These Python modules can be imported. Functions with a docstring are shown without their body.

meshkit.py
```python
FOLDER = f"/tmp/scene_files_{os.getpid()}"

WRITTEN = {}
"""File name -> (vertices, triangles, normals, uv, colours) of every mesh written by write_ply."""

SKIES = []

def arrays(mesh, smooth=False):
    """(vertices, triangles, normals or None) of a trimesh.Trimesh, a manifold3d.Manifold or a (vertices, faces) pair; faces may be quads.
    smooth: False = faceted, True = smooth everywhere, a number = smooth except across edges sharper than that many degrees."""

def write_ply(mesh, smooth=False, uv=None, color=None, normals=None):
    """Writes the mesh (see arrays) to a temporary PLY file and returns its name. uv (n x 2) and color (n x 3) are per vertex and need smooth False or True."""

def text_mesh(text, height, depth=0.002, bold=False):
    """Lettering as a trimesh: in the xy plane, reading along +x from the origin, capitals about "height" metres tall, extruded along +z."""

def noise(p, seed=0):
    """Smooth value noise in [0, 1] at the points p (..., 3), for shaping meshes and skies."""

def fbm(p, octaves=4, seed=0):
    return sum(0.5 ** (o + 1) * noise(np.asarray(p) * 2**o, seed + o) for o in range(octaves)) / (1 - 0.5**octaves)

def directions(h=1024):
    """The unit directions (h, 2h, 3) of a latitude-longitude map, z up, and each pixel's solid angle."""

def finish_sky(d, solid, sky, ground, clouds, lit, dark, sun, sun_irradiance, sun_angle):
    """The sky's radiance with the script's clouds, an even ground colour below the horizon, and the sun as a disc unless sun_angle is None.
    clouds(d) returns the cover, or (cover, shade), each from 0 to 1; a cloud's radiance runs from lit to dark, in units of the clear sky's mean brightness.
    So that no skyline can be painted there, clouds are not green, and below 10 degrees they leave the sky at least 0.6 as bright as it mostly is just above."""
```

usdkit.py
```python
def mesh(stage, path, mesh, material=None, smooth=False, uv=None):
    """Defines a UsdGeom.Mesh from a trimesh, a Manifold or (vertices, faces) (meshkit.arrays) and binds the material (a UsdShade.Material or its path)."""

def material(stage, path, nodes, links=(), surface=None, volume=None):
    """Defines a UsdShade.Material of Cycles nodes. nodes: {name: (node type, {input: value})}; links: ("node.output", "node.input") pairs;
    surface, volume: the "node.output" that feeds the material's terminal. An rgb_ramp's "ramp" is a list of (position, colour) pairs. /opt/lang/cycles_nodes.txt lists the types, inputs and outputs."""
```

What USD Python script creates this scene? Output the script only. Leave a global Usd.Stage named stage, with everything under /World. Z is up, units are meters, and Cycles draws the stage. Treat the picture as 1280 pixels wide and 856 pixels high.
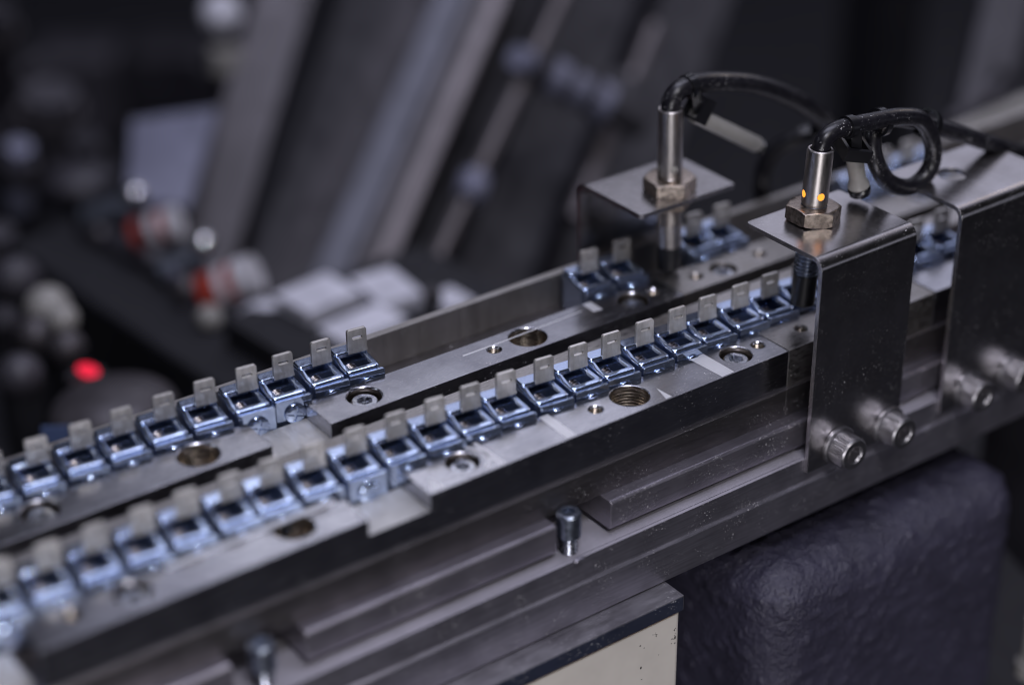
import math, random
import numpy as np, trimesh, manifold3d as m3, usdkit, meshkit
from manifold3d import Manifold, CrossSection
from pxr import Usd, UsdGeom, UsdLux, UsdShade, Gf, Sdf

stage = Usd.Stage.CreateInMemory()
UsdGeom.SetStageUpAxis(stage, UsdGeom.Tokens.z)
UsdGeom.SetStageMetersPerUnit(stage, 1.0)
UsdGeom.Xform.Define(stage, '/World')
MM = 0.001                                            # every length below is in millimetres

# ------------------------------------------------------------------ camera
CAM = np.array([-258.84, -394.53, 309.90])
FWD = np.array([0.51078962, 0.7101525, -0.48453832]); RIGHT = np.array([0.808554, -0.58833828, -0.00992473])
UP = np.cross(RIGHT, FWD)
cam = UsdGeom.Camera.Define(stage, '/World/camera')
mat = np.eye(4); mat[0, :3] = RIGHT; mat[1, :3] = UP; mat[2, :3] = -FWD; mat[3, :3] = CAM * MM
cam.AddTransformOp().Set(Gf.Matrix4d(*mat.ravel().tolist()))
cam.CreateHorizontalApertureAttr(36.0); cam.CreateVerticalApertureAttr(36.0 * 684 / 1024)
cam.CreateFocalLengthAttr(2399.14 / 1280 * 36.0)
cam.CreateClippingRangeAttr(Gf.Vec2f(0.02, 20.0))
cam.CreateFStopAttr(2.9); cam.CreateFocusDistanceAttr(0.622)
cam.CreateExposureAttr(0.0)

# ------------------------------------------------------------------ lamps out of the picture, some of them added fills
def rect_lamp(name, pos, target, w, h, intensity, color):
    l = UsdLux.RectLight.Define(stage, '/World/' + name)
    p, t = np.array(pos, float) * MM, np.array(target, float) * MM
    z = (p - t) / np.linalg.norm(p - t)
    x = np.cross([0, 0, 1.0], z) if abs(z[2]) < .99 else np.array([1.0, 0, 0])
    x /= np.linalg.norm(x); y = np.cross(z, x)
    m = np.eye(4); m[0, :3] = x; m[1, :3] = y; m[2, :3] = z; m[3, :3] = p
    l.AddTransformOp().Set(Gf.Matrix4d(*m.ravel().tolist()))
    l.CreateWidthAttr(w * MM); l.CreateHeightAttr(h * MM); l.CreateIntensityAttr(intensity); l.CreateColorAttr(Gf.Vec3f(*color))
    return l
H = np.array([0.584, 0.812, 0.0]); RH = np.array([0.812, -0.584, 0.0]); S0 = np.array([70.0, 30.0, 0.0])
LILAC = (0.79, 0.80, 1.0)
rect_lamp('lamp_back', S0 + 1500 * H + 700 * RH + (0, 0, 1080), S0 + 100 * RH, 2700, 1250, 0.74, LILAC)
rect_lamp('lamp_tube', (90 + 470 * 1.6, 8 + 710 * 1.6, 610 * 1.6), (90, 8, 0), 700, 45, 3.0, (0.95, 0.95, 1.0))  # added strip light, aimed to put highlights on the bar tops
rect_lamp('lamp_front', S0 + (-330, -640, 1230), S0, 300, 300, 25.0, (0.85, 0.85, 1.0))
rect_lamp('lamp_ceiling', S0 + 250 * H + 100 * RH + (0, 0, 1500), S0, 1200, 700, 4.6, LILAC)
rect_lamp('lamp_low', S0 + (1000, -1000, 40), S0 + (80, 0, 0), 500, 300, 0.35, (0.80, 0.82, 1.0))  # added fill for faint highlights on the housing and bracket faces
rect_lamp('lamp_bench', S0 + (-520, -820, -40), S0 + (0, -20, -90), 320, 260, 12.0, (0.97, 0.95, 1.0))  # added fill that brightens the cabinet and housing fronts
rect_lamp('lamp_spot', S0 + (-150, -900, 930), S0, 45, 45, 420.0, (1.0, 0.97, 0.95))
rect_lamp('lamp_side', S0 - 200 * H - 1100 * RH + (0, 0, 700), S0, 300, 220, 2.0, (0.80, 0.86, 1.0))
rect_lamp('lamp_warm', S0 + 900 * H + 900 * RH + (0, 0, 800), S0, 160, 160, 8.0, (1.0, 0.78, 0.55))

# ------------------------------------------------------------------ materials
LOOK = '/World/Looks/'
UsdGeom.Scope.Define(stage, '/World/Looks')
def metal(name, col, rough, metallic=1.0, grain=(60, 900, 900), grain_amt=.12, var=.25, stain=None, bump=.00002, dust=0.0, bevel=0.0, ior=None, aniso=0.0, rand=0.0):
    """A machined or painted surface: grain (stretched noise) in roughness and relief, cloudy tone, specks of dust, softened edges."""
    c = np.array(col)
    st = np.array(stain) if stain is not None else c * (1 - var)
    n = {'tc': ('texture_coordinate', {}),
         'mp': ('mapping', {'scale': grain}), 'ng': ('noise_texture', {'scale': 1.0, 'detail': 3.0}),
         'nl': ('noise_texture', {'scale': 55.0, 'detail': 4.0, 'roughness': .6}),
         'rc': ('rgb_ramp', {'ramp': [(.32, st), (.58, c), (.75, c * (1 + .3 * var))]}),
         'mr': ('map_range', {'from_min': .25, 'from_max': .75, 'to_min': rough - grain_amt, 'to_max': rough + grain_amt, 'clamp': True}),
         'bp': ('bump', {'distance': bump, 'strength': 1.0}),
         'p': ('principled_bsdf', {'metallic': metallic, 'anisotropic': aniso})}
    if ior: n['p'][1]['ior'] = ior
    L = [('tc.object', 'mp.vector'), ('mp.vector', 'ng.vector'), ('tc.object', 'nl.vector'), ('nl.fac', 'rc.fac'), ('ng.fac', 'mr.value'),
         ('mr.result', 'p.roughness'), ('ng.fac', 'bp.height'), ('bp.normal', 'p.normal')]
    last = 'rc.color'
    if rand:
        n |= {'oi': ('object_info', {}), 'rr': ('map_range', {'to_min': 1 - rand, 'to_max': 1 + rand}), 'hv': ('hsv', {})}
        L += [('oi.random', 'rr.value'), ('rr.result', 'hv.value'), (last, 'hv.color')]; last = 'hv.color'
    if dust:
        n |= {'nd': ('noise_texture', {'scale': 1700.0, 'detail': 1.0}), 'rd': ('rgb_ramp', {'ramp': [(.70 - dust, (0, 0, 0)), (.73 - dust, (1, 1, 1))]}),
              'nm': ('noise_texture', {'scale': 90.0, 'detail': 2.0}), 'rm': ('rgb_ramp', {'ramp': [(.45, (0, 0, 0)), (.65, (1, 1, 1))]}),
              'mm': ('mix', {'mix_type': 'multiply', 'fac': 1.0}), 'md': ('mix', {'color2': (.55, .54, .55)}), 'inv': ('map_range', {'to_min': metallic, 'to_max': 0.0})}
        L += [('tc.object', 'nd.vector'), ('nd.fac', 'rd.fac'), ('tc.object', 'nm.vector'), ('nm.fac', 'rm.fac'), ('rd.color', 'mm.color1'), ('rm.color', 'mm.color2'),
              ('mm.color', 'md.fac'), (last, 'md.color1'), ('mm.color', 'inv.value'), ('inv.result', 'p.metallic')]; last = 'md.color'
    L.append((last, 'p.base_color'))
    if bevel:
        n['bv'] = ('bevel', {'radius': bevel * MM, 'samples': 4}); L.append(('bv.bevel', 'bp.normal'))
    return usdkit.material(stage, LOOK + name, n, L, surface='p.BSDF')
def plain(name, col, rough=.5, metallic=0.0, **k):
    return usdkit.material(stage, LOOK + name, {'p': ('principled_bsdf', {'base_color': col, 'roughness': rough, 'metallic': metallic, **k})}, surface='p.BSDF')
M = dict(
    bar=metal('ground_steel', (.52, .52, .56), .21, grain=(60, 700, 700), grain_amt=.025, stain=(.37, .37, .41), bump=.0000015, dust=.004, bevel=.35),
    glint=metal('lapped_patch', (.80, .80, .82), .40, metallic=.62, grain=(200, 500, 500), grain_amt=.05, stain=(.76, .76, .78), bump=.00001),  # pale finish that paints reflection streaks on the bars
    fence=metal('fence_steel', (.42, .40, .39), .42, metallic=.9, grain=(300, 300, 12), stain=(.36, .34, .32), bump=.00004, dust=.01, bevel=.35),
    bare=metal('bare_aluminium', (.47, .45, .50), .5, metallic=.35, grain=(60, 900, 900), grain_amt=.06, var=.15, bump=.00001, dust=.01),
    strip=metal('dusty_anodised', (.40, .375, .43), .38, metallic=.92, grain=(60, 1200, 1200), grain_amt=.06, bump=.000012, dust=.03, bevel=.6),
    gloss_white=metal('gloss_white', (.55, .54, .58), .3, metallic=0.0, grain=(80, 80, 80), bump=.00001),
    bar_dull=metal('dull_steel', (.46, .44, .43), .36, grain=(300, 900, 900), stain=(.36, .34, .32), bump=.00002, dust=.03, bevel=.35),
    milled=metal('milled_steel', (.62, .61, .60), .42, metallic=.6, grain=(900, 160, 900), var=.3, bump=.00012, bevel=.3),
    base=metal('base_steel', (.22, .205, .21), .42, grain=(80, 700, 700), grain_amt=.05, stain=(.17, .16, .16), bump=.00001, dust=.02, bevel=.5),
    profile=metal('anodised_aluminium', (.48, .46, .53), .35, metallic=.93, grain=(60, 1200, 1200), grain_amt=.06, bump=.000012, dust=.03, bevel=.6),
    sheet=metal('bracket_sheet', (.56, .54, .55), .25, grain=(200, 200, 200), grain_amt=.025, stain=(.46, .44, .44), bump=.000003, dust=.015, bevel=.3),
    zinc=metal('blue_zinc', (.55, .65, .87), .13, metallic=.95, grain=(500, 500, 500), grain_amt=.05, stain=(.42, .52, .74), bump=.00001, bevel=.25, rand=.1),
    nickel=metal('tinned_tab', (.76, .73, .70), .26, metallic=.76, grain=(500, 500, 200), grain_amt=.05, stain=(.56, .54, .51), bump=.00001, bevel=.2, rand=.1),
    copper=metal('screw_thread', (.38, .35, .38), .25, grain=(700, 700, 700), bump=.00002),
    bolt=metal('bolt_steel', (.34, .33, .35), .40, grain=(900, 200, 900), grain_amt=.08, bump=.00003, bevel=.3),
    screw=metal('bright_screw', (.66, .68, .74), .2, grain=(700, 700, 700), bump=.00002, bevel=.3),
    blued=metal('blued_screw', (.34, .38, .47), .33, grain=(500, 500, 500), bump=.00002, bevel=.3),
    chrome=metal('sensor_steel', (.62, .58, .56), .33, grain=(900, 900, 200), grain_amt=.05, bump=.000008, bevel=.15),
    nut=metal('nut_steel', (.50, .43, .37), .3, grain=(600, 600, 600), stain=(.36, .29, .24), bump=.00003, bevel=.25),
    bore=metal('hole_wall', (.40, .34, .28), .3, grain=(300, 300, 2500), bump=.00005),
    tip=plain('black_plastic', (.012, .012, .015), .35),
    cable=metal('cable_jacket', (.009, .0085, .012), .32, metallic=0.0, grain=(500, 500, 500), grain_amt=.08, bump=.00008, dust=.02),
    tie=plain('tie_nylon', (.008, .008, .01), .25),
    sleeve=metal('sleeve_plastic', (.29, .28, .265), .45, metallic=0.0, grain=(200, 200, 200), bump=.00003),
    cast=metal('cast_paint', (.047, .044, .072), .30, metallic=0.0, grain=(800, 800, 800), grain_amt=.05, bump=.0012, dust=.0),
    beige=metal('beige_paint', (.62, .58, .53), .45, metallic=0.0, grain=(120, 120, 120), grain_amt=.05, var=.08, bump=.00002, bevel=.8),
    chip=plain('paint_chip', (.03, .028, .028), .6),
    orange=plain('orange_gasket', (.50, .17, .03), .6),
    edge=metal('navy_edge', (.022, .026, .046), .4, metallic=0.0, grain=(90, 400, 400), bump=.00002, dust=.02),
    plate=metal('cabinet_plate', (.30, .29, .31), .42, metallic=.8, grain=(90, 400, 400), stain=(.2, .19, .21), bump=.00002, dust=.02, bevel=.5),
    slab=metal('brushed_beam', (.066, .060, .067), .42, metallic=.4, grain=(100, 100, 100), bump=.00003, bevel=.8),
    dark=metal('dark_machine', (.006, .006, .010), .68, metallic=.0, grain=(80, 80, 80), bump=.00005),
    lip=metal('rod_and_highlight', (.16, .142, .15), .42, metallic=.4, grain=(100, 100, 100), bump=.00002),  # rods, and the painted highlight along the broad beam's edge
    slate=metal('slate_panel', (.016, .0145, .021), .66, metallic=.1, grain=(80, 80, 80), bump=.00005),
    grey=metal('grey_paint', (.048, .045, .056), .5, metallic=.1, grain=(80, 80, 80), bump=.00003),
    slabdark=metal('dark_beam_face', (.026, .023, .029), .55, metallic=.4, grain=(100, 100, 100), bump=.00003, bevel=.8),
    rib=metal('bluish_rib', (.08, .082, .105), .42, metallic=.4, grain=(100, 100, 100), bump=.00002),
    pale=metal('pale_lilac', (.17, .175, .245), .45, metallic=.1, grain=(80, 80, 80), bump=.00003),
    white=metal('white_plastic', (.62, .62, .70), .4, metallic=0.0, grain=(80, 80, 80), bump=.00002),
    red=metal('red_lacquer', (.30, .035, .022), .35, metallic=0.0, grain=(80, 80, 80), bump=.00002),
    blueish=metal('blue_steel', (.22, .24, .30), .3, metallic=.8, grain=(80, 80, 80), bump=.00002),
    navy=plain('navy_plastic', (.012, .03, .09), .5),
    void=plain('matt_dark_wall', (.0045, .0045, .0065), .9, specular_ior_level=0.0),
    ball=plain('chrome_ball', (.9, .9, .92), .06, 1.0),
    led_orange=usdkit.material(stage, LOOK + 'led_orange', {'e': ('emission', {'color': (1.0, .34, .04), 'strength': 1.7})}, surface='e.emission'),
    led_red=usdkit.material(stage, LOOK + 'led_red', {'e': ('emission', {'color': (1.0, .03, .075), 'strength': 1.05})}, surface='e.emission'),
)

# ------------------------------------------------------------------ helpers
names = {}
def fresh(parent, name):
    k = names.get((parent, name), 0); names[(parent, name)] = k + 1
    return name if k == 0 else '%s_%03d' % (name, k)
def setd(o, **kw):
    for k, v in kw.items():
        if v: o.SetCustomDataByKey(k, v)
def thing(name, label, cat, loc=(0, 0, 0), rotz=0.0, group=None, kind=None):
    x = UsdGeom.Xform.Define(stage, '/World/' + fresh('/World', name))
    x.AddTranslateOp().Set(Gf.Vec3d(*[float(v) * MM for v in loc])); x.AddRotateZOp().Set(float(rotz))
    setd(x.GetPrim(), label=label, category=cat, group=group, kind=kind)
    ORIGIN[str(x.GetPath())] = np.array(loc, float)
    return x.GetPrim()
ORIGIN = {}
def arr(mesh):
    if hasattr(mesh, 'to_mesh'):
        m = mesh.to_mesh(); return np.array(m.vert_properties[:, :3], float), np.array(m.tri_verts)
    if isinstance(mesh, (tuple, list)): return np.asarray(mesh[0], float), np.asarray(mesh[1])
    return np.array(mesh.vertices), np.array(mesh.faces)
def part(name, mesh, mat, parent, smooth=32, label=None):
    """One mesh prim under a thing or a part. The vertices come in scene millimetres and are stored relative to the thing's base."""
    pp = str(parent.GetPath()) if parent else '/World'
    top = '/'.join(pp.split('/')[:3])
    v, f = arr(mesh); v = (v - ORIGIN.get(top, np.zeros(3))) * MM
    o = usdkit.mesh(stage, pp + '/' + fresh(pp, name), (v, f), M[mat], smooth=smooth).GetPrim()
    setd(o, label=label)
    return o
def lone(name, mesh, mat, label, cat, group=None, kind=None, smooth=32):
    o = part(name, mesh, mat, None, smooth); setd(o, label=label, category=cat, group=group, kind=kind); return o
def dup(src, loc, rotz, label, group=None):
    p = '/World/' + fresh('/World', src.GetName())
    x = UsdGeom.Xform.Define(stage, p); o = x.GetPrim()
    o.GetReferences().AddInternalReference(src.GetPath()); o.SetInstanceable(True)
    x.GetPrim().GetAttribute('xformOp:translate').Set(Gf.Vec3d(*[float(v) * MM for v in loc])); x.GetPrim().GetAttribute('xformOp:rotateZ').Set(float(rotz))
    setd(o, label=label, group=group)
    return o
def box(x0, x1, y0, y1, z0, z1): return Manifold.cube((x1 - x0, y1 - y0, z1 - z0)).translate((x0, y0, z0))
def ccw(p):
    p = np.array(p, float); q = np.roll(p, -1, 0)
    return p if (p[:, 0] * q[:, 1] - q[:, 0] * p[:, 1]).sum() > 0 else p[::-1]
def along_y(poly, y0, y1):                             # poly in (x, z)
    poly = ccw(poly)
    return Manifold.extrude(CrossSection([poly]), y1 - y0).rotate((90, 0, 0)).translate((0, y1, 0))
def along_x(poly, x0, x1):                             # poly in (y, z)
    poly = ccw(poly)
    m = Manifold.extrude(CrossSection([poly]), x1 - x0)
    return m.transform(np.array([[0, 0, 1, x0], [1, 0, 0, 0], [0, 1, 0, 0]], float))
def cyl(x, y, z0, z1, r, r2=None, n=40): return Manifold.cylinder(z1 - z0, r, r if r2 is None else r2, n).translate((x, y, z0))
def ycyl(x, z, y0, y1, r, r2=None, n=40):              # from y0 to y1
    return Manifold.cylinder(y1 - y0, r, r if r2 is None else r2, n).rotate((-90, 0, 0)).translate((x, y0, z))
def rot_to(a, b):
    """Matrix turning direction a onto b."""
    a = np.array(a, float) / np.linalg.norm(a); b = np.array(b, float) / np.linalg.norm(b)
    return trimesh.geometry.align_vectors(a, b)[:3, :3]
def tf(m, R, t): return m.transform(np.hstack([np.array(R, float), np.array(t, float).reshape(3, 1)]))
def rod(p0, p1, r, r2=None, n=28):
    p0, p1 = np.array(p0, float), np.array(p1, float); h = np.linalg.norm(p1 - p0)
    return tf(Manifold.cylinder(h, r, r if r2 is None else r2, n), rot_to((0, 0, 1), p1 - p0), p0)
def lathe(profile, n=40):                              # profile of (r, z), closed by the axis
    return Manifold.revolve(CrossSection([ccw(profile)]), n)
FACE = np.array([-.50, -.66, .56])
def obox(p0, p1, w, t, facing=FACE, c=1.0):
    """A rounded bar from p0 to p1, w wide and t thick, its broad side turned to 'facing'."""
    p0, p1 = np.array(p0, float), np.array(p1, float)
    a = (p1 - p0); h = np.linalg.norm(a); a /= h
    u = np.cross(a, facing); u /= np.linalg.norm(u); n = np.cross(u, a)
    q = CrossSection.square((max(w - 2 * c, .1), max(t - 2 * c, .1)), True).offset(c, m3.JoinType.Round, 2.0, 16)
    return tf(Manifold.extrude(q, h), np.stack([u, n, a], 1), p0)
def spline(P, per=10):
    P = np.array(P, float); Q = np.vstack([2 * P[0] - P[1], P, 2 * P[-1] - P[-2]]); out = []
    for i in range(1, len(Q) - 2):
        p0, p1, p2, p3 = Q[i - 1:i + 3]
        for t in np.linspace(0, 1, per, endpoint=False):
            out.append(.5 * (2 * p1 + (p2 - p0) * t + (2 * p0 - 5 * p1 + 4 * p2 - p3) * t * t + (3 * p1 - p0 - 3 * p2 + p3) * t ** 3))
    return np.array(out + [P[-1]])
def tube(P, r, n=20, per=10):
    C = spline(P, per); T = np.gradient(C, axis=0); T /= np.linalg.norm(T, axis=1, keepdims=True)
    N = np.cross(T[0], [0, 1, .3]); N /= np.linalg.norm(N); V, F = [], []
    for i, (c, t) in enumerate(zip(C, T)):
        N = N - t * (N @ t); N /= np.linalg.norm(N); B = np.cross(t, N)
        for k in range(n):
            a = 2 * math.pi * k / n; V.append(c + r * (math.cos(a) * N + math.sin(a) * B))
    m = len(C)
    for i in range(m - 1):
        for k in range(n):
            a, b = i * n + k, i * n + (k + 1) % n
            F += [(a, b, b + n), (a, b + n, a + n)]
    V += [C[0], C[-1]]
    for k in range(n):
        F += [(m * n, (k + 1) % n, k), (m * n + 1, (m - 1) * n + k, (m - 1) * n + (k + 1) % n)]
    return np.array(V), np.array(F)
def thread(r, h, pitch=1.0, depth=.32, n=28):
    """A turned thread: ridges along z from 0 to h."""
    pr = [(0, 0), (r - depth, 0)]; z = 0.0
    while z + pitch <= h + 1e-6:
        pr += [(r - depth, z + .1 * pitch), (r, z + .45 * pitch), (r, z + .6 * pitch), (r - depth, z + .95 * pitch)]; z += pitch
    pr += [(r - depth, h), (0, h)]
    return lathe(pr, n)
def hexprism(af, h): return Manifold.cylinder(h, af / math.sqrt(3), af / math.sqrt(3), 6)
def ball(c, r, n=32): return Manifold.sphere(r, n).translate(tuple(c))

# ------------------------------------------------------------------ the setting behind and below
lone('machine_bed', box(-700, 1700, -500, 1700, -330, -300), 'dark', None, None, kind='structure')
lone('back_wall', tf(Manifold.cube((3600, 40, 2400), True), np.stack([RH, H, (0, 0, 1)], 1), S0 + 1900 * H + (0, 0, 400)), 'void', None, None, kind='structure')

# ------------------------------------------------------------------ feed track: guide bars, base blocks, channel, fence, aluminium profile
track = thing('feed_track', 'long steel feed track with two rows of clamps between ground guide bars', 'machine track', (0, 0, -62))
def bar_profile(x0, x1, bumps, zb):
    """Outline of a guide bar seen from the front: the ground top is made of lands that differ by a hair, joined by short ramps."""
    top = [(x0, 0.0)]
    for a, b, dz in bumps: top += [(a, top[-1][1]), (b, dz)]
    top += [(x1, top[-1][1])]
    return [(x0, zb), (x1, zb)] + top[::-1]
def counterbore(x, y, d, screw): return (x, y, d, 5.2 if screw else 13)
def socket_screw(x, y, d, ztop, parent, mat='screw'):
    s = cyl(x, y, ztop - 4, ztop - .5, d / 2) + cyl(x, y, ztop - .5, ztop, d / 2, d / 2 - .5)
    s -= hexprism(d * .52, 3).translate((x, y, ztop - 2.2))
    part('socket_screw', s, mat, parent)
def guide_bar(x0, x1, y0, y1, bumps, holes, recess=None, mat='bar', zb=-13.9, label=None, ridges=()):
    b = along_y(bar_profile(x0, x1, bumps, zb), y0, y1)
    for rx0, rx1, ry, rz, ry1 in ridges: b += along_x([(ry, -1), (ry1, -1), (ry1, rz), (ry + 1.3, rz), (ry, -.02)], rx0, rx1)
    if recess: b -= box(recess[0], recess[1], y0 - 1, y1 + 1, recess[2], 5)
    for x, y, d, kind in holes:
        depth = {'screw': 4.6, 'deep': 11, 'tap': 9, 'sunk': 9}[kind]
        b -= cyl(x, y, -depth, 2, d / 2)
        if kind in ('tap', 'sunk'): b -= cyl(x, y, -.75, .3, d / 2 - .1, d / 2 + .85)
        else: b -= cyl(x, y, -.35, .2, d / 2, d / 2 + .5)
    o = part('guide_bar', b, mat, track, label=label)
    for x, y, d, kind in holes:
        depth = {'screw': 4.6, 'deep': 11, 'tap': 9, 'sunk': 9}[kind]
        r = d / 2
        pr = [(r + .3, -depth - .3), (r + .3, -.85 if kind in ('tap', 'sunk') else -.5)]
        inner = [(r - .02, -.9 if kind in ('tap', 'sunk') else -.5)]
        if kind in ('tap', 'sunk', 'deep'):
            z, p = -1.1, (.7 if kind != 'deep' else 1.1)
            while z > -depth + 1.2:
                inner += [(r - .02, z), (r - .32, z - p * .5), (r - .02, z - p)]; z -= p * 1.02
        inner += [(r - .02, -depth)]
        ring = pr + inner + [(0, -depth), (0, -depth - .3)]
        part('bore', lathe(ring, 36).translate((x, y, 0)), 'bore', o)
        if kind == 'screw': socket_screw(x, y - .1, d * .80, -1.5, o)
    if recess:
        v = box(recess[0] + .05, recess[1] - .05, y0 + .02, y1 - .02, recess[2], recess[2] + .06)
        part('milled_floor', v, 'milled', o)
    return o
yA, yB = 0.0, 15.9
def glint(bar, pts, z=0.0):  # thin pale inlay, a lamp reflection painted onto the bar top
    pts = ccw(pts); part('lapped_patch', Manifold.extrude(CrossSection([pts]), .05).translate((0, 0, z - .015)), 'glint', bar)
R1, R2 = 9.05, 59.6
fb = guide_bar(-127, 137.2, yA, yB, [(50, 70, -.08)],
          [(12.6, R1, 10.4, 'screw'), (77.2, R1, 12.8, 'deep'), (63.5, R1, 4.2, 'tap'), (121.8, 8.7, 10.8, 'screw'), (132.0, R1 + .2, 4.2, 'sunk'), (-45.3, R1 + .4, 12.2, 'deep'), (-96.2, R1, 10.4, 'screw'), (-113.5, R1 + 1, 4.6, 'sunk')],
          recess=(-26.4, -5.0, -5.6), label='front guide bar with a milled notch and ground top')
arc = lambda r, a0, a1: [(12.6 + r * math.cos(math.radians(a)), R1 + r * math.sin(math.radians(a))) for a in np.linspace(a0, a1, 12)]
glint(fb, [(45.7, .6), (49.3, .6), (49.6, 15.6), (46.2, 15.6)])
glint(fb, [(20.2, .6), (22.6, .6), (22.2, 15.6), (20.8, 15.6)])
glint(fb, [(108.6, .6), (113.9, .6), (113.6, 15.6), (107.6, 15.6)], -.08)
glint(fb, [(85.2, .7), (87.6, .7), (87.0, 7.5)], -.08)
glint(fb, [(-4.0, .7), (.2, .7), (-.2, 7.6)])
glint(fb, arc(7.4, -62, 50) + arc(8.6, 50, -62))
glint(fb, [(-84, 12.6), (-29, 13.0), (-29, 15.5), (-84, 14.6)])
guide_bar(137.5, 206.5, yA, yB, [(190, 192, -.2)], [(151.2, R1, 3.8, 'sunk'), (190.5, R1 - 2, 9.0, 'deep')], mat='bar_dull', label='short dull guide bar under the brackets')
guide_bar(206.8, 380, yA, yB, [(216, 219, -.2)], [(250, R1, 10.8, 'screw')])
y2A, y2B = 51.3, 67.2
rbar = guide_bar(-260, 135.6, y2A, y2B, [(-150, -147, .1), (30, 60, .0)],
          [(9.7, R2, 11.2, 'screw'), (74.3, R2, 12.8, 'deep'), (60.3, R2 - .2, 4.2, 'sunk'), (119.3, R2 - .5, 10.8, 'screw'), (128.8, R2 - .2, 4.4, 'sunk'), (-49, R2 + .6, 12.8, 'deep'), (-100.2, R2 + 1, 11.2, 'screw')],
          recess=(-28.6, -7.6, -5.6), label='rear guide bar with a milled notch')
glint(rbar, [(102.8, 60.3), (106.5, 59.8), (106.7, 66.8), (103.2, 66.8)])
glint(rbar, [(17, 61.4), (66, 61.7), (100, 63.0), (100, 63.4), (66, 62.3), (17, 62.7)])
guide_bar(135.9, 380, y2A, y2B, [(151, 153, -.15)], [(148.5, R2, 4.4, 'sunk'), (160.2, R2 - 1.2, 10.0, 'screw'), (178.8, R2, 4.6, 'sunk'), (262, R2, 10.8, 'screw')], mat='bar_dull')
bb = box(-300, 136.2, -1.2, 92, -24.4, -13.95)
part('base_block', bb, 'base', track)
part('base_block', box(136.5, 380, -1.0, 92, -24.4, -13.95), 'base', track)
part('middle_rail', box(-300, 380, 36.6, 46.6, -13.9, -1.7), 'bar_dull', track)
part('channel_floor', box(-300, 380, 16.0, 36.5, -13.9, -11.0), 'base', track)
part('channel_floor', box(-300, 380, 67.3, 87.9, -13.9, -11.0), 'base', track)
part('fence', box(-300, 380, 88.0, 91.0, -13.9, 1.6), 'fence', track, label='thin upright rear fence strip with a worn bright top edge')
# aluminium profile below
def clamp_strip(x0, x1): part('clamp_strip', along_x([(20, -34.7), (20, -24.45), (-1.3, -24.45), (-5.8, -24.3), (-6.6, -25.1), (-6.6, -34.0), (-6.0, -34.7)], x0, x1), 'strip', track)
clamp_strip(-300, -76.5); clamp_strip(-52.6, 36.2); clamp_strip(57.6, 380)
prof = [(30, -37.0), (-9.3, -37.0), (-9.5, -36.75), (-10.7, -36.75), (-10.7, -45.6), (-11.7, -46.5), (-11.7, -59.6), (-11.2, -60.1), (92, -60.1), (92, -24.5), (30, -24.5)]
part('aluminium_profile', along_x(prof, -300, 380), 'profile', track)
part('groove_floor', box(-300, 380, -9.15, 19, -36.95, -36.78), 'bare', track)
part('groove_lip', box(-300, 380, -10.66, -9.55, -36.9, -36.70), 'bare', track)
part('back_block', box(-300, 380, 20.2, 29.8, -36.9, -24.6), 'base', track)
for xs, zs in ((41.9, 0), (-66.4, -.0)):
    s = cyl(xs, -5.3, -30.4, -22.6, 4.0) + cyl(xs, -5.3, -22.6, -21.9, 4.0, 3.4)
    s -= hexprism(4.0, 3).translate((xs, -5.3, -23.6))
    sc = part('clamp_screw', s, 'blued', track)
    part('thread', thread(2.9, 6.8, 1.35, .65).translate((xs, -5.3, -37.1)), 'screw', sc)
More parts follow.
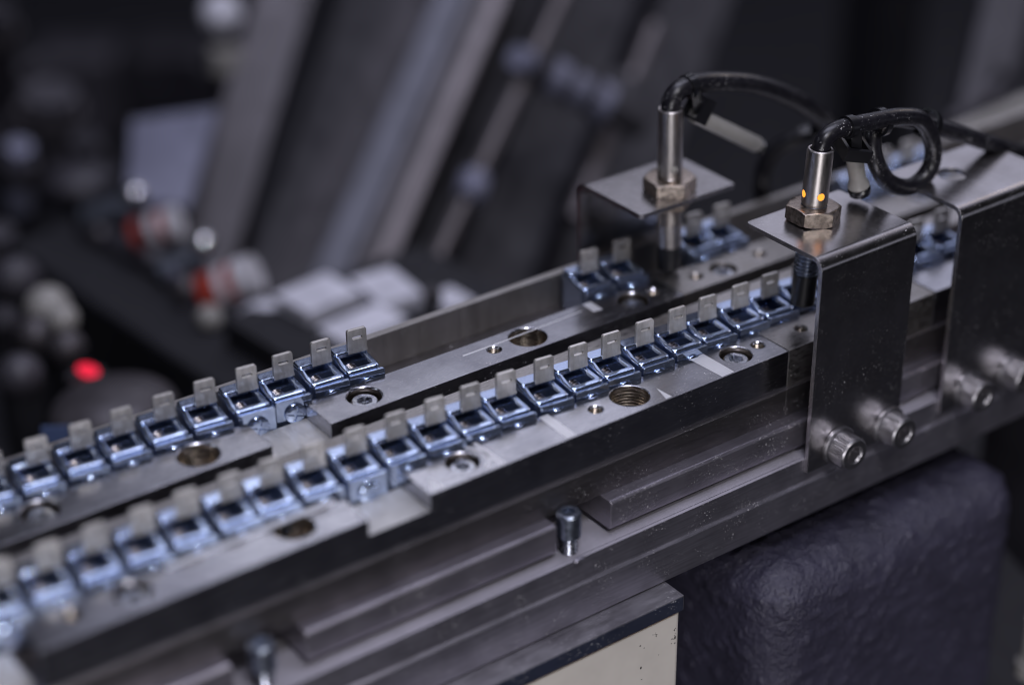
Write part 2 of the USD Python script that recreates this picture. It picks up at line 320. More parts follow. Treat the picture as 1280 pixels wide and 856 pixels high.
part('weld_spot', Manifold.hull(Manifold.sphere(.9, 12).translate((40.5, -11, -36.9)) + Manifold.sphere(.8, 12).translate((43, -11, -36.9))), 'profile', track)

# ------------------------------------------------------------------ terminal clamps
G_F, G_R = 'terminal clamps of the front row', 'terminal clamps of the rear row'
def rrect(x0, x1, y0, y1, r): return CrossSection.square((x1 - x0 - 2 * r, y1 - y0 - 2 * r)).translate((x0 + r, y0 + r)).offset(r, m3.JoinType.Round, 2.0, 24)
def slab_z(cs, z0, z1): return Manifold.extrude(cs, z1 - z0).translate((0, 0, z0))
def make_clamp(label, loc, rz, group):
    """Local frame: x = 0 at the cage's left side, y = 0 at its front, z = 0 at the guide bar's top."""
    t = thing('terminal_clamp', label, 'terminal clamp', loc, rz, group)
    o = np.array(loc, float)
    P = lambda n, m, mat, par, sm=34: part(n, m.translate(tuple(o)), mat, par, sm)
    X1, Y1, Z = 12.5, 14.6, 2.5
    ins = lambda d, za, zb_: slab_z(rrect(d, X1 - d, d, Y1 - d, 1.8 - d * .6), za, zb_)
    outer = Manifold.batch_hull([ins(0, -10.4, Z - .85), ins(.12, -10.4, Z - .5), ins(.35, -10.4, Z - .2), ins(.75, -10.4, Z)])
    hole = lambda d, za, zb_: slab_z(rrect(2.3 - d, X1 - 2.5 + d, 2.7 - d, Y1 - 1.5 + d, .9 + d * .6), za, zb_)
    inner = hole(0, -11.5, Z + 3) + Manifold.batch_hull([hole(0, Z - .75, Z - .7), hole(.1, Z - .45, Z - .4), hole(.32, Z - .16, Z - .1), hole(.6, Z + .02, Z + .2)])
    ring = outer - inner
    cheek = Manifold.batch_hull([box(.05, 1.9, 4.0, 14.2, 1.2, 1.9), box(.6, 1.8, 9.9, 14.0, 2.6, 3.5), box(.3, 1.9, 9.6, 14.2, 2.4, 3.1)])
    bulge = Manifold.batch_hull([box(2.0, 2.6, 2.4, 10.5, 1.2, 1.7), box(2.0, 5.2, 2.4, 10.5, -4.0, -1.9), box(2.0, 4.4, 2.4, 10.2, -3, .3)])
    cage = P('cage', ring + cheek + bulge, 'zinc', t)
    fp = rrect(.9, X1 + .7, -8.9, 1.55, .5)
    front = Manifold.extrude(fp, 1.15).rotate((90, 0, 0)).translate((0, -.02, 0)) - ycyl(7.1, -3.4, -3, 1, 2.9)
    P('front_plate', front, 'zinc', cage)
    flap = Manifold.batch_hull([slab_z(rrect(.5, 12.4, 9.7, 15.0, 1.0), 2.6, 3.6), slab_z(rrect(.6, 12.3, 9.8, 14.9, .9), 2.6, 3.9), slab_z(rrect(.95, 12.0, 10.15, 14.6, .7), 2.6, 4.2)])
    P('flap', flap, 'zinc', cage)
    tabc = rrect(0, 6.8, 0, 8.3, .75) + CrossSection.square((6.8, 3)) 
    tab = Manifold.extrude(tabc, 1.15).rotate((90, 0, 0)).translate((5.3, 10.9, 3.4))
    tab -= Manifold.extrude(rrect(1.7, 5.3, 4.3, 5.3, .3), 3).rotate((90, 0, 0)).translate((5.3, 12, 3.8))
    foot = Manifold.batch_hull([box(5.3, 12.3, 9.6, 10.9, 3.1, 3.9), box(5.5, 12.1, 9.75, 10.8, 4.3, 4.5)])
    P('tab', tab + foot, 'nickel', t)
    head = lathe([(0, 0), (3.6, 0), (3.6, .55), (3.2, .95), (2.3, 1.2), (0, 1.3)], 36)
    head = head - Manifold.cube((7.6, .9, 1.0), True).translate((0, 0, 1.3)) - Manifold.cube((.9, 4.6, 1.0), True).translate((0, 0, 1.3))
    head = head.rotate((90, 18, 0)).translate((7.1, -1.17, -3.8))
    sc = P('screw', head, 'zinc', t)
    sh = thread(2.5, 6.0, 1.15, .55).rotate((-90, 0, 0)).translate((4.7, 2.2, -1.2))
    P('thread', sh, 'copper', sc)
    P('pressure_plate', Manifold.batch_hull([box(1.5, 10.4, 10.6, 11.6, -8, -1.0), box(2, 9.9, 10.6, 11.6, -8, -.5)]), 'zinc', cage)
    return t
rng = random.Random(5)
ORD = ['', 'first', 'second', 'third', 'fourth', 'fifth', 'sixth', 'seventh', 'eighth', 'ninth', 'tenth', 'eleventh', 'twelfth', 'thirteenth', 'fourteenth', 'fifteenth', 'sixteenth', 'seventeenth', 'eighteenth', 'nineteenth', 'twentieth', 'twenty-first', 'twenty-second', 'twenty-third', 'twenty-fourth', 'twenty-fifth']
front_x = [-2.0, 12.1, 25.5, 38.9, 53.9, 67.6, 80.9, 94.9, 109.0, 122.3, 137.0, 150.4]
lefts = []                                             # (tab x, row, label)
fr = [(-2.75 + 14 * k + rng.uniform(-.5, .5)) for k in range(-9, 0)] + front_x
for i, x in enumerate(fr):
    n = len(fr) - i
    lefts.append((x, 0, 'blue zinc clamp of the front row, %s to the left of the front sensor tip' % ORD[n] if n > 1 else 'blue zinc clamp of the front row, right beside the black front sensor tip'))
lefts.append((164.6, 0, 'blue zinc clamp of the front row half hidden behind the black front sensor tip'))
for n, k in enumerate(range(13, 18)):
    lefts.append((-2.75 + 14 * k + rng.uniform(-.4, .4), 0, 'blurred blue clamp of the front row, %s past the front sensor behind the brackets' % ORD[n + 1]))
rear_x = [-94.8, -80.6, -67.1, -52.9, -38.9, -24.3, -11.1, 3.2, 16.6]
rr = [-109.0] + rear_x
for i, x in enumerate(rr):
    n = len(rr) - i
    lefts.append((x, 1, 'blue zinc clamp of the rear row, %s left of the empty gap' % ORD[n] if n > 1 else 'blue zinc clamp of the rear row at the left edge of the empty gap'))
lefts.append((112.6, 1, 'blurred rear clamp at the right end of the empty gap, bare side showing'))
lefts.append((127.2, 1, 'blurred rear clamp just left of the rear sensor, under its bracket plate'))
lefts.append((161.4, 1, 'blurred rear clamp partly hidden behind the rear sensor shank'))
lefts.append((174.6, 1, 'blurred rear clamp right of the rear sensor, before the front bracket plate'))
for n, k in enumerate(range(11, 15)):
    lefts.append((90.5 + 14 * k + rng.uniform(-.4, .4), 1, 'blurred far clamp of the rear row, %s beyond the front sensor bracket' % ORD[n + 1]))
proto = None
for x, row, lab in lefts:
    loc = (x - 5.95, (17.4, 69.4)[row] + rng.uniform(-.15, .15), .8 + rng.uniform(-.12, .12))
    rz = -6.2 + rng.gauss(0, .8); g = (G_F, G_R)[row]
    ca, sa = math.cos(math.radians(rz)), math.sin(math.radians(rz))     # the clamps sit slightly turned in their channel, each about its middle
    loc = (loc[0] + 6.2 - (6.2 * ca - 7.3 * sa), loc[1] + 7.3 - (6.2 * sa + 7.3 * ca), loc[2])
    if proto is None:
        proto = make_clamp(lab, loc, rz, g)
    else: dup(proto, loc, rz, lab, g)

# ------------------------------------------------------------------ sensor brackets
def l_plate(x0, x1, yo, yend, z0, zt, t=1.6, r=4.2, sgn=1, hole=None, bolts=()):
    """Bent sheet: a leg with its outer face at y = yo from z0 up, a top at zt reaching to yend. sgn = +1: the leg is at the front."""
    def arc(rad):
        c = (yo + sgn * r, zt - r)
        return [(c[0] - sgn * rad * math.cos(a), c[1] + rad * math.sin(a)) for a in np.linspace(0, math.pi / 2, 9)]
    outer, inner = arc(r), arc(r - t)
    poly = [(yo, z0)] + outer + [(yend, zt), (yend, zt - t)] + inner[::-1] + [(yo + sgn * t, z0)]
    m = along_x(poly, x0, x1)
    # clipped corners of the top
    for xx in (x0, x1):
        m -= Manifold.cube((1.3, 1.3, 8), True).rotate((0, 0, 45)).translate((xx, yend, zt))
    if hole: m -= cyl(hole[0], hole[1], zt - 6, zt + 4, hole[2] / 2)
    for bx, bz in bolts: m -= ycyl(bx, bz, min(yo, yo + sgn * t) - 2, max(yo, yo + sgn * t) + 2, 3.4)
    return m
def cap_bolt(x, z, yf, parent):
    """Socket head cap screw with a washer, pointing towards -y from the plate face yf."""
    w = Manifold.batch_hull([ycyl(x, z, yf - 1.5, yf - .3, 6.9), ycyl(x, z, yf - 1.8, yf - .02, 6.5)])
    kn = CrossSection([[((5.9 - .16 * (k % 2)) * math.cos(math.pi * k / 44), (5.9 - .16 * (k % 2)) * math.sin(math.pi * k / 44)) for k in range(88)]])
    h = Manifold.extrude(kn, 6.0).rotate((90, 0, 0)).translate((x, yf - 1.85, z))
    h += Manifold.batch_hull([ycyl(x, z, yf - 8.2, yf - 7.8, 5.75), ycyl(x, z, yf - 8.8, yf - 7.8, 5.2)])
    h -= hexprism(5.6, 6).rotate((90, 20, 0)).translate((x, yf - 4.4, z))
    h -= ycyl(x, z, yf - 9.3, yf - 8.0, 4.0, 2.9)
    h += ycyl(x, z, yf - 1.9, yf + 5, 3.0)
    b = part('bolt', h, 'bolt', parent)
    part('washer', w - ycyl(x, z, yf - 3, yf + 1, 3.1), 'bolt', b)
YF = -12.3
def front_bracket(x0, x1, label, hole, bolts, rot=0.0):
    t = thing('sensor_bracket', label, 'bracket', (x0, YF, -41.6), rot)
    part('bent_plate', l_plate(x0, x1, YF, 23.9, -41.6, 37.8, hole=hole, bolts=bolts), 'sheet', t)
    for bx, bz in bolts: cap_bolt(bx, bz, YF, t)
    part('spacer_block', box(x0 + 8, x1 - 3, YF + 1.7, -6.7, -34.6, -25), 'base', t)
    return t
front_bracket(137.4, 180.0, 'bent steel bracket holding the front sensor, two cap screws on its face', (156.4, 12.5, 9.4), [(150.5, -34.9), (174.3, -35.7)])
front_bracket(201.6, 250.0, 'bent steel bracket with an open round hole at the right picture edge', (220.0, 9.6, 10.4), [(213.9, -35.3), (236.6, -35.8)])
rb = thing('sensor_bracket', 'bent steel bracket holding the rear sensor, its plate reaching over the rear row', 'bracket', (121, 92.8, -40))
part('bent_plate', l_plate(120.9, 163.7, 92.8, 57.8, -55, 32.2, sgn=-1, hole=(142.2, 68, 9.4)), 'sheet', rb)

# ------------------------------------------------------------------ proximity sensors with cables
def sensor(label, tip, top, zplate, cable_pts, cable_r, lit, rot):
    tip, top = np.array(tip, float), np.array(top, float); ax = (top - tip) / np.linalg.norm(top - tip); Rm = rot_to((0, 0, 1), ax)
    at = lambda z: tip + ax * (z - tip[2]) / ax[2]
    t = thing('proximity_sensor', label, 'sensor', tip)
    Ltot = np.linalg.norm(top - tip); zp = (zplate - tip[2]) / ax[2]
    L = lambda m: tf(m, Rm, tip)
    r = 4.4
    part('sensing_tip', L(lathe([(0, 0), (r - .8, 0), (r - .3, .5), (r - .3, 11.0 if lit else 9.5), (0, 11.0 if lit else 9.5)])), 'tip', t)
    z0 = 11.0 if lit else 9.5
    if lit: part('threaded_shank', L(thread(r, zp - 1.6 - z0 + 8, 1.4, .55).translate((0, 0, z0))), 'blued', t)
    else:
        part('shank', L(Manifold.cylinder(9, r, r, 40).translate((0, 0, z0))), 'chrome', t)
        part('threaded_shank', L(thread(r - .1, zp + 6 - z0 - 9, 1.0, .35).translate((0, 0, z0 + 9))), 'chrome', t)
        nn = hexprism(13.0, 4.0) - Manifold.cylinder(9, r - .2, r - .2, 40).translate((0, 0, -1))
        part('nut', L(nn.rotate((0, 0, rot + 8)).translate((0, 0, zp - 1.65 - 4.0))), 'nut', t)
    nut = hexprism(16.2, 5.2) ^ (lathe([(0, 0), (8.5, 0), (9.5, .6), (9.5, 4.5), (7.9, 5.2), (0, 5.2)], 48))
    nut -= Manifold.cylinder(9, r - .15, r - .15, 40).translate((0, 0, -1))
    part('nut', L(nut.rotate((0, 0, rot)).translate((0, 0, zp + .03))), 'nut', t)
    zb = zp + 6.0
    br = lathe([(0, zb - 2), (3.9, zb - 2), (3.9, zb), (r, zb + .2), (r, Ltot - .35), (r - .35, Ltot), (r - .95, Ltot), (r - 1.1, Ltot - .3), (r - 1.1, Ltot - 3), (0, Ltot - 3)], 56)
    wz = zb + 3.4
    base_ang = math.degrees(math.atan2(-H[1], -H[0])) + 17
    for k in range(4):
        br -= Manifold.cylinder(3, 1.3, 1.3, 20).rotate((0, 90, 0)).translate((r - .5, 0, wz)).rotate((0, 0, base_ang + 90 * k))
    b = part('barrel', L(br), 'chrome', t)
    for k in range(4):
        w = Manifold.sphere(1, 20).scale((.45, 1.25, 1.3)).translate((r - .4, 0, wz)).rotate((0, 0, base_ang + 90 * k))
        part('light_window', L(w), 'led_orange' if lit else 'sleeve', b)
    part('cable', tube(cable_pts, cable_r), 'cable', t)
    return t
C1 = [(157.6, 12.5, 58.5), (158.0, 12.5, 62.4), (159.5, 12.5, 65.6), (164.1, 12.3, 67.4), (171.1, 12.0, 67.4), (179.3, 11.0, 67.1), (191.4, 10.0, 66.1), (202.2, 10.0, 62.0), (209.6, 10.5, 50.9), (209.5, 11.0, 41.6), (201.2, 11.5, 37.4), (190.3, 12.0, 42.5), (183.5, 12.5, 52.9), (184.7, 15, 60.9), (191.5, 17.0, 62.9), (203.1, 17.5, 59.8), (213.4, 16.0, 55.5), (228.2, 15.0, 49.0), (245.9, 15.0, 40.5), (273.7, 15.0, 28.0), (302.8, 15.0, 16.1)]
C2 = [(141.4, 68, 59), (141.3, 68.0, 62.6), (141.9, 68.0, 66.0), (145.3, 68.0, 68.6), (151.7, 68.0, 69.1), (163.4, 68.0, 67.2), (180.5, 68.0, 62.0), (198.9, 68.5, 52.5), (213.1, 70.0, 42.7), (223.0, 74.0, 34.5), (226.0, 82.0, 28.5), (221.0, 86.0, 25.6), (215.1, 92.0, 19.9), (212.6, 95.0, 11.0), (214.4, 97.0, 0.1), (220.0, 98.0, -14)]
HEXROT = math.degrees(math.atan2(-H[1], -H[0])) + 30 + 4
s1 = sensor('steel proximity sensor with glowing orange windows in the front bracket, cable looped', (154.7, 12.5, 7.0), (158.0, 12.5, 62.6), 37.8, C1, 3.0, True, HEXROT)
s2 = sensor('steel proximity sensor in the rear bracket, no window lit, cable arching right', (143.0, 68.0, 1.6), (141.3, 68.0, 62.8), 32.2, C2, 3.4, False, HEXROT - 6)
# ties and sleeves
def tie_band(c, d, r, w=2.6, th=.9):
    R_ = rot_to((0, 0, 1), d)
    return tf(lathe([(r, -w / 2), (r + th, -w / 2), (r + th, w / 2), (r, w / 2)], 32), R_, c)
def cable_tie(label, c, d, r, head_at, head_dir, size=(7, 7, 5), tail=None):
    t = thing('cable_tie', label, 'cable tie', c)
    part('band', tie_band(c, d, r), 'tie', t)
    if head_at is not None:
        R_ = rot_to((0, 0, 1), head_dir)
        hb = Manifold.cube(size, True); hb -= Manifold.cube((size[0] - 2.4, size[1] - 2.6, size[2] + 2), True)
        hb += Manifold.cube((size[0] * .32, size[1] * .34, size[2] + 1), True).translate((-.6, .4, .4))
        part('head', tf(hb, R_, head_at), 'tie', t)
    if tail is not None: part('strap', obox(tail[0], tail[1], 3.6, 1.3, c=.4), 'tie', t)
    return t
cable_tie('black tie with a square head on the front sensor cable', (169.6, 12.0, 67.3), (1, 0, -.02), 3.05, (173.0, 12.4, 58.6), (.15, -.35, 1), (9.6, 9.0, 4.6), ((170.6, 9.4, 67), (172.3, 10.4, 58.5)))
cable_tie('thin black tie at the left of the cable loop', (184.6, 12.6, 65.0), (1, .1, -.05), 4.0, None, None)
cable_tie('thin black tie at the right of the cable loop', (209.4, 13.6, 57.9), (1, .1, -.6), 4.3, None, None)
cable_tie('black tie with a block head on the rear sensor cable', (149.4, 67.8, 68.9), (1, 0, .15), 3.45, (152.6, 66.4, 60.4), (1.0, 0, -.62), (9, 8.4, 5), ((149.5, 64.5, 68), (151.4, 65, 60)))
def sleeve(label, p0, p1, r, cap, flare=0.0):
    t = thing('cable_sleeve', label, 'cable sleeve', p0)
    p0, p1 = np.array(p0, float), np.array(p1, float); d = (p1 - p0) / np.linalg.norm(p1 - p0); h = np.linalg.norm(p1 - p0)
    body = lathe([(0, 0), (r, 0), (r, h * .75), (r + flare, h - .8), (r + flare - .5, h), (0, h)], 36)
    part('tube', tf(body, rot_to((0, 0, 1), d), p0), 'sleeve', t)
    part('end_cap', tf(lathe([(0, 0), (r + flare - .7, 0), (r + flare + .1, .8), (r + flare - .2, 2.4), (0, 3.0)], 30), rot_to((0, 0, 1), d), p0 + d * (h + .05)), 'tie', t)
    return t
sleeve('pale plastic sleeve hanging slantwise from the rear cable tie', (150.6, 66.0, 58.8), (181.0, 66.0, 39.6), 2.9, 2.0)
sleeve('grey plastic sleeve standing behind the front sensor, black foot', (174.8, 14.0, 57.0), (178.9, 14.0, 42.6), 2.9, 2.0, .9)

# ------------------------------------------------------------------ cabinet below and cast motor housing
cab = thing('machine_cabinet', 'beige painted cabinet with a grey top plate under the feed track', 'cabinet', (-100, 0, -300))
part('top_plate', box(-420, 77.0, -20.6, 90, -66.0, -60.3), 'plate', cab)
part('plate_edge', box(-420, 76.6, -20.8, -20.55, -65.8, -60.7), 'edge', cab)
part('gasket', box(-420, 75.4, -19.2, 88, -67.0, -66.05), 'orange', cab)
pan = slab_z(rrect(-420, 76.6, -20.0, 88, 2.0), -299, -67.1)
bp = part('panel', pan, 'beige', cab)
for i in range(26):
    if i < 12: x, z = 73.5 + rng.uniform(-1.0, 1.6), -70 - abs(rng.gauss(0, 6))
    elif i < 18: x, z = 66 + rng.gauss(0, 1.2), -71.5 + rng.gauss(0, .6)
    else: x, z = rng.uniform(40, 74), rng.uniform(-95, -72)
    s = rng.uniform(.12, .36)
    part('paint_chip', Manifold.cylinder(.05, s, s, 7).scale((1, rng.uniform(.4, 1.6), 1)).rotate((90, 0, 0)).rotate((0, 0, 0)).translate((x if x < 74.4 else 74.4, -19.99, z)), 'chip', bp, smooth=False)
mh = thing('motor_housing', 'dark navy cast housing with a bumpy hammered finish below the track', 'motor housing', (180, 20, -300))
def cast_box(x0, x1, y0, y1, z0, z1, r):
    h = Manifold.batch_hull([Manifold.sphere(r, 48).translate((x, y, z)) for x in (x0 + r, x1 - r) for y in (y0 + r, y1 - r) for z in (z0 + r, z1 - r)])
    h = h.refine_to_length(1.3)
    v, f = arr(h); n = trimesh.Trimesh(v, f, process=False).vertex_normals
    a = meshkit.fbm(v / 9.0, 4, 3) - .5; b = meshkit.noise(v / 2.4, 9) - .5
    c = meshkit.noise(v / 3.4, 21)
    return v + n * (a * .25 + b * .22 + np.maximum(c - .52, 0) * 2.2)[:, None], f
part('cast_body', cast_box(112.5, 239, -27, 74, -299, -72, 16), 'cast', mh, smooth=True)

# ------------------------------------------------------------------ blurred machinery behind
def ext(p0, p1, a=0.0, b=0.0):
    p0, p1 = np.array(p0, float), np.array(p1, float); d = p1 - p0
    return p0 - d * a, p1 + d * b
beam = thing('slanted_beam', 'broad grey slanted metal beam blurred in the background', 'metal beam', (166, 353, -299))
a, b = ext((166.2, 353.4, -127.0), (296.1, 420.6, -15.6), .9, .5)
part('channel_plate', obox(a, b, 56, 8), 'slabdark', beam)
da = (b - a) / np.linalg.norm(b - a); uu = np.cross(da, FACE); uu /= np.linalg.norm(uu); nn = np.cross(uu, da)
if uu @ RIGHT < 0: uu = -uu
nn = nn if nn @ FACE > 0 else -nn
part('side_lip', obox(a + uu * 24 + nn * 8, b + uu * 24 + nn * 8, 9, 14), 'lip', beam)  # edge highlight of the beam is put into the lip's lighter colour
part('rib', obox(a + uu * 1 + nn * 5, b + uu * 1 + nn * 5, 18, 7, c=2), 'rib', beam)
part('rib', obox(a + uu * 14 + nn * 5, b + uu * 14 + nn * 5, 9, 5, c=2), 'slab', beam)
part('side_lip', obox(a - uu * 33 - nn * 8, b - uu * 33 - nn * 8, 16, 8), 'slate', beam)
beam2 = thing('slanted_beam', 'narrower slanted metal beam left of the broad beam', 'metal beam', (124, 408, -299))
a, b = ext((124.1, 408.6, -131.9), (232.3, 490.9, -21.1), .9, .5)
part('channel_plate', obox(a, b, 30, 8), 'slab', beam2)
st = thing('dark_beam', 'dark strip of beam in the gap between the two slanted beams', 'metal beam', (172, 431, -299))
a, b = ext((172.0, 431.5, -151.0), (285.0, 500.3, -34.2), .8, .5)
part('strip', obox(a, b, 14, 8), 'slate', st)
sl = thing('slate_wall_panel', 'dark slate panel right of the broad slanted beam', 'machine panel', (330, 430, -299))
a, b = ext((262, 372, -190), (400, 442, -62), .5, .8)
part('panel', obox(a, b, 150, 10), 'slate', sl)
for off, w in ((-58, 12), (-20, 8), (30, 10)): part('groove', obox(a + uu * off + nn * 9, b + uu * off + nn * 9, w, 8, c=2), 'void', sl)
r1 = thing('adjusting_rod', 'slanted bright rod with a round knob beside the broad beam', 'adjusting rod', (197, 296, -299))
a, b = ext((197.3, 295.9, -96.0), (301.6, 338.9, -5.7), .05, .5)
part('rod', rod(a, b, 3.6), 'lip', r1)
part('knob', rod((218, 302, -78), (227, 310, -72), 7.5) + ball((220.5, 303, -74), 6.5), 'pale', r1)
part('knob', ball((268, 325, -27), 7.5) + rod((262, 322, -22), (270, 327, -28), 6), 'pale', r1)
sh = thing('cross_shaft', 'stepped cross shaft with bright collars running to the right of the rods', 'shaft', (290, 310, -299))
p, q = np.array([267.7, 330.0, -26.4]), np.array([318.2, 291.8, -62.3])
dd = (q - p) / np.linalg.norm(q - p)
part('shaft', rod(p, q, 8), 'slate', sh)
for k, (u, r) in enumerate(((.25, 10), (.42, 9), (.6, 10.5))): part('collar', rod(p + (q - p) * u, p + (q - p) * (u + .1), r), 'pale', sh)
r2 = thing('adjusting_rod', 'second slanted rod, fainter, behind the rear sensor bracket', 'adjusting rod', (294, 303, -299))
a, b = ext((293.9, 303.1, -86.9), (355.9, 334.4, -37.5), .3, .1)
part('rod', rod(a, b, 4.2), 'lip', r2)
part('clamp_block', obox((322, 318, -66), (336, 325, -54), 24, 16, c=2), 'slate', r2)
def plate_quad(name, label, cat, pts, t, mat, c=None):
    P = np.array(pts, float); n = np.cross(P[1] - P[0], P[3] - P[0]); n /= np.linalg.norm(n)
    V = np.vstack([P, P + n * t]); m = trimesh.convex.convex_hull(V)
    return lone(name, m, mat, label, cat)
plate_quad('guard_panel', 'pale lilac guard panel standing upright left of the slanted beams', 'guard panel', [(125.7, 476.9, -71.3), (163.6, 453.1, -66.3), (120.4, 408.9, -94.1), (96.4, 428.2, -91.0)], 6, 'pale')
def cbox(name, label, cat, c, w, d, h, mat, knobs=()):
    t = thing(name, label, cat, (c[0], c[1], -299))
    Rb = np.stack([RH, H, (0, 0, 1)], 1)
    part('case', tf(Manifold.batch_hull([Manifold.sphere(6, 16).translate((x, y, z)) for x in (-w / 2, w / 2) for y in (-d / 2, d / 2) for z in (-h / 2, h / 2)]), Rb, c), mat, t)
    part('stand', box(c[0] - 20, c[0] + 20, c[1] - 20, c[1] + 20, -299, c[2] - h / 2), 'dark', t)
    for (kx, kz, r, m) in knobs: part('knob', ball(np.array(c) + RH * kx - H * d / 2 + np.array((0, 0, kz)), r), m, t)
cbox('control_box', 'dim grey control box at the upper left, knobs at its left', 'control box', (311, 986, -258), 52, 40, 62, 'grey', [(-36, 22, 14, 'grey'), (-40, -10, 12, 'slate'), (-22, -34, 10, 'slate')])
cbox('control_box', 'dim dark grey control box above the pale lilac panel', 'control box', (382, 944, -250), 70, 40, 46, 'slate', [(20, 16, 10, 'grey')])
cbox('control_box', 'dim bluish grey box against the dark upper right, left of the slanted post', 'control box', (690, 483, 15), 40, 40, 70, 'slate', [(-16, 20, 10, 'grey')])
cbox('control_box', 'very dim box in the dark area above the rear sensor cable', 'control box', (600, 700, 8), 60, 40, 40, 'slate')
cbox('control_box', 'dim grey box at the far left edge below the top corner', 'control box', (146, 741, -170), 22, 30, 44, 'grey', [(-14, 30, 9, 'grey'), (-20, -14, 8, 'slab')])
kb = thing('ball_knob', 'pale round knob on a stem at the top left of the slanted beams', 'knob', (188, 488, -299))
part('ball', ball((188.3, 488.0, -30.3), 11), 'white', kb)
part('collar', rod((184, 478, -46), (183.3, 477.2, -58), 9), 'sleeve', kb)
part('stem', rod((189, 489, -36), (191, 495, -299), 7), 'grey', kb)
lone('dome_cover', Manifold.sphere(19, 40).scale((1, 1, .55)).translate((112.7, 525, -120)), 'grey', 'grey dome cover left of the pale lilac panel', 'cover')
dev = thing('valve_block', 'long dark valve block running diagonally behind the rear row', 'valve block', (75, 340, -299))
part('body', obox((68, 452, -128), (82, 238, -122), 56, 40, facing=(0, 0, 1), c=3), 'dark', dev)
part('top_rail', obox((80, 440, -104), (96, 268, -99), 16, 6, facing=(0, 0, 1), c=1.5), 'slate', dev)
def valve(label, p0, p1, r, mats):
    t = thing('valve_cylinder', label, 'valve', p0)
    p0, p1 = np.array(p0, float), np.array(p1, float)
    n = len(mats)
    for k, mt in enumerate(mats):
        a, b = p0 + (p1 - p0) * k / n, p0 + (p1 - p0) * ((k + 1) / n - .01)
        part('ring' if k < n - 1 else 'end_cap', rod(a, b, r * (1 - .06 * (k % 2))), mt, t)
    return t
valve('bluish steel valve cylinder farthest up the valve block', (78.3, 436.1, -98.5), (94.7, 417.7, -89.6), 7, ['blueish', 'blueish'])
valve('red and white valve cylinder in the middle of the valve block', (84.5, 393.8, -94.1), (101.0, 379.9, -86.0), 8, ['red', 'grey', 'gloss_white', 'red', 'gloss_white'])
valve('bluish steel valve cylinder between the two red and white ones', (80.4, 357.5, -97.9), (95.3, 347.5, -89.7), 7, ['blueish', 'blueish'])
valve('larger red and white valve cylinder at the near end of the valve block', (83.4, 322.2, -95.9), (103.0, 307, -84.5), 9.5, ['red', 'red', 'gloss_white', 'red', 'gloss_white', 'gloss_white'])
lone('chrome_ball', ball((96.5, 417, -84.5), 5.5), 'ball', 'small chrome ball glinting on the farthest valve cylinder', 'ball')
lone('chrome_ball', ball((97, 347, -84.0), 5.5), 'ball', 'small chrome ball glinting between the two red and white valves', 'ball')
lone('pipe_elbow', tube([(88, 300, -110), (90, 290, -97), (96, 284, -94), (103, 280, -97)], 6.5), 'white', 'short white pipe elbow in front of the near red valve', 'pipe')
lone('grey_connector', obox((80, 330, -106), (90, 312, -98), 14, 10, c=2), 'grey', 'grey connector block under the near red valve', 'connector')
for lab, c, r, m in (('small grey fitting on the valve block below the far red valve', (84, 377, -99), 6, 'grey'),
                     ('small pale fitting on the valve block between the bluish valves', (84, 353, -96), 6, 'pale'),
                     ('dark round fitting on the valve block left of the near red valve', (80, 334, -97), 7, 'slab'),
                     ('beige fitting on the valve block in front of the near red valve', (77, 306, -99), 6, 'sleeve'),
                     ('small pale fitting at the near end of the valve block', (81, 283, -98), 6, 'pale'),
                     ('dim fitting at the far end of the valve block', (78, 422, -103), 6, 'slab')):
    t = thing('hose_nipple', lab, 'fitting', c)
    part('cap', ball(c, r), m, t); part('base', rod((c[0], c[1], c[2] - 16), (c[0], c[1], c[2] - r * .5), r * .75), 'slab', t)
for lab, c, r, L_, m in (('dim grey pipe end at the very top left', (104, 595, -40), 11, 60, 'slate'), ('grey round canister between the two dim boxes at the upper left', (116, 560, -80), 15, 70, 'grey'),
                     ('small pale pipe end left of the grey dome cover', (72, 500, -80), 7, 40, 'pale'), ('dim short pipe left of the pale lilac panel', (122, 533, -100), 9, 50, 'slate'),
                     ('dark short pipe below the grey dome cover', (68, 455, -116), 9, 60, 'slab'), ('grey pipe end above the left cluster of fittings', (41, 464, -106), 8, 60, 'grey')):
    t = thing('pipe_stub', lab, 'pipe', c); c = np.array(c, float)
    part('pipe', rod(c, c + (0, 14, -L_), r), m, t); part('collar', rod(c + (0, 3, -10), c + (0, 5, -18), r * 1.25), 'slab', t)
# lower left cluster
cl = [('round_fitting', 'grey round fitting, topmost of the cluster at the left edge', (5.8, 349.0, -75.6), 11, 'grey'),
      ('round_fitting', 'beige round fitting below the topmost grey one', (10.4, 327.3, -81.9), 10, 'sleeve'),
      ('round_fitting', 'steel round fitting in the middle of the left cluster', (-0.5, 317.1, -87.8), 9, 'slab'),
      ('round_fitting', 'small beige fitting above the red lamp, right of the cluster', (10.4, 312, -81), 7, 'sleeve'),
      ('round_fitting', 'small steel fitting above the red lamp, lowest right of the cluster', (6, 299, -88), 8, 'slab'),
      ('round_fitting', 'low grey fitting just left of the red lamp', (-20.1, 288.8, -87.9), 10, 'grey'),
      ('round_fitting', 'small dark fitting at the far left edge', (-10.4, 326.5, -82.1), 8, 'slate')]
for nm, lab, c, r, mt in cl:
    t = thing(nm, lab, 'fitting', (c[0], c[1], -299))
    part('cap', ball(c, r) , mt, t); part('post', rod((c[0], c[1], -299), (c[0], c[1], c[2] - 2), r * .8), 'dark', t)
t = thing('signal_lamp', 'glowing red signal lamp at the left, blurred to an oval', 'lamp', (0, 265, -299))
part('lens', Manifold.sphere(1, 32).scale((4.7, 3, 2.6)).rotate((0, 20, -30)).translate((0.2, 264.7, -81.2)), 'led_red', t)
part('housing', rod((0.2, 267, -299), (0.2, 267, -84), 8), 'dark', t)
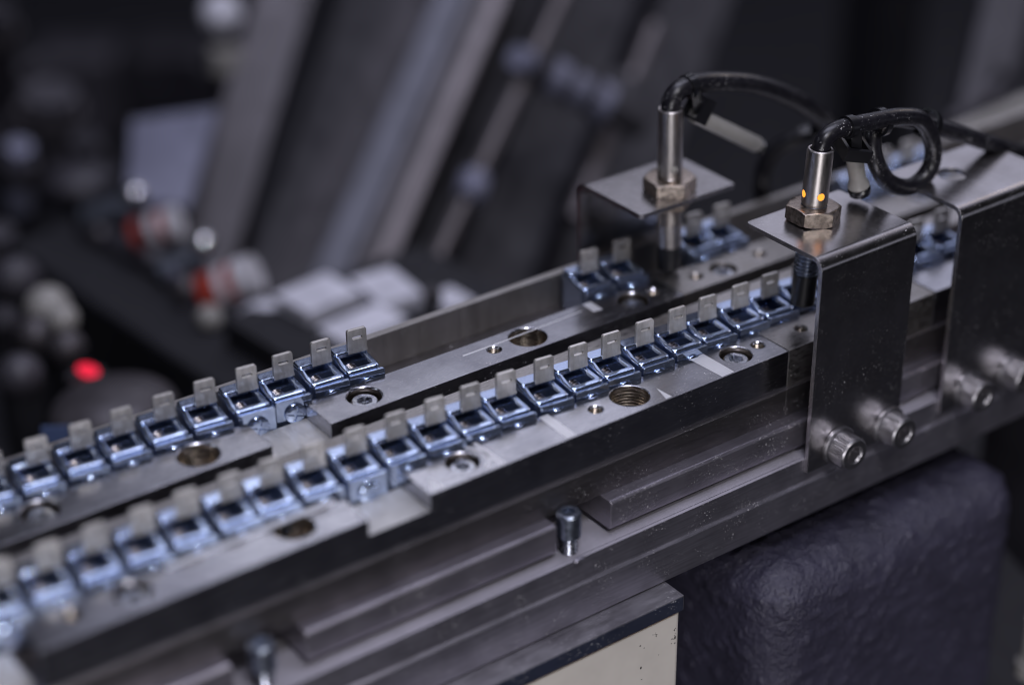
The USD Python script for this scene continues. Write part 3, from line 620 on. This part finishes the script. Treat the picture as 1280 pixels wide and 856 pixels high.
lone('dome_cover', Manifold.sphere(24, 40).scale((1.1, 1, .5)).translate((-4, 232, -84)), 'slab', 'broad grey dome cover below the red lamp', 'cover')
lone('blue_block', obox((-43, 208, -69), (-34, 202, -69), 8, 8, c=1), 'navy', 'small dark blue block behind the rear row at the left', 'block')
def flat(name, label, cat, c, w, d, h, rz, mat):
    return lone(name, Manifold.cube((w, d, h), True).rotate((0, 0, rz)).translate(c), mat, label, cat)
flat('white_plate', 'white plate, left one of those lying behind the rear row', 'plate', (113.3, 270.5, -86), 30, 25, 6, 8, 'white')
flat('white_plate', 'white plate, large tilted one beside the short bolt', 'plate', (141.5, 257.5, -86), 21, 30, 6, -4, 'white')
flat('white_plate', 'white plate nearest the rear fence, before the other white plates', 'plate', (114.2, 234.5, -86), 33, 20, 6, 6, 'white')
flat('white_plate', 'small white plate at the right, behind the short bolt', 'plate', (157.5, 230.5, -86), 14, 18, 6, 4, 'white')
flat('work_table', 'dark work table carrying the white plates', 'table', (132, 250, -194.2), 110, 80, 210, 5, 'dark')
t = thing('locating_pin', 'short bolt with a round head beside the white plates', 'bolt', (138, 215, -95))
part('head', rod((138, 215.3, -72), (138, 215.3, -67), 4.2), 'slab', t); part('shank', rod((138, 215.3, -96), (138, 215.3, -72.1), 2.4), 'dark', t)
# right side
t = thing('machine_post', 'grey slanted post at the upper right corner', 'post', (470, 207, -299))
a, b = ext((469.9, 207.1, -62.6), (516.1, 235.3, -13.9), .2, .4)
part('post', obox(a, b, 26, 20, c=3), 'grey', t)
lone('air_pipe', rod((380, 163.6, -47.5), (470, 162.6, -40.0), 4.5), 'sleeve', 'pale straight pipe crossing at the right edge above the far clamps', 'pipe')
lone('air_pipe', tube([(470, 195, -38), (464.4, 194.0, -46.4), (445, 191, -51), (424.6, 188.0, -55.8)], 4.5), 'grey', 'grey pipe running up to the slanted post', 'pipe')
flat('side_plate', 'grey upright plate right of the navy housing', 'plate', (300, 20, -115), 10, 60, 90, -20, 'grey')
lone('hose_fitting', rod((236, -40, -150), (236, -40, -130), 3.4) + rod((236, -40, -156), (236, -40, -150), 5), 'sleeve', 'small pale hose fitting at the lower right corner', 'fitting')
lone('guide_plate', box(-230, -131, -2, 14, -13.9, -7), 'milled', 'pale metal plate at the lower left corner, before the guide bar end', 'plate')
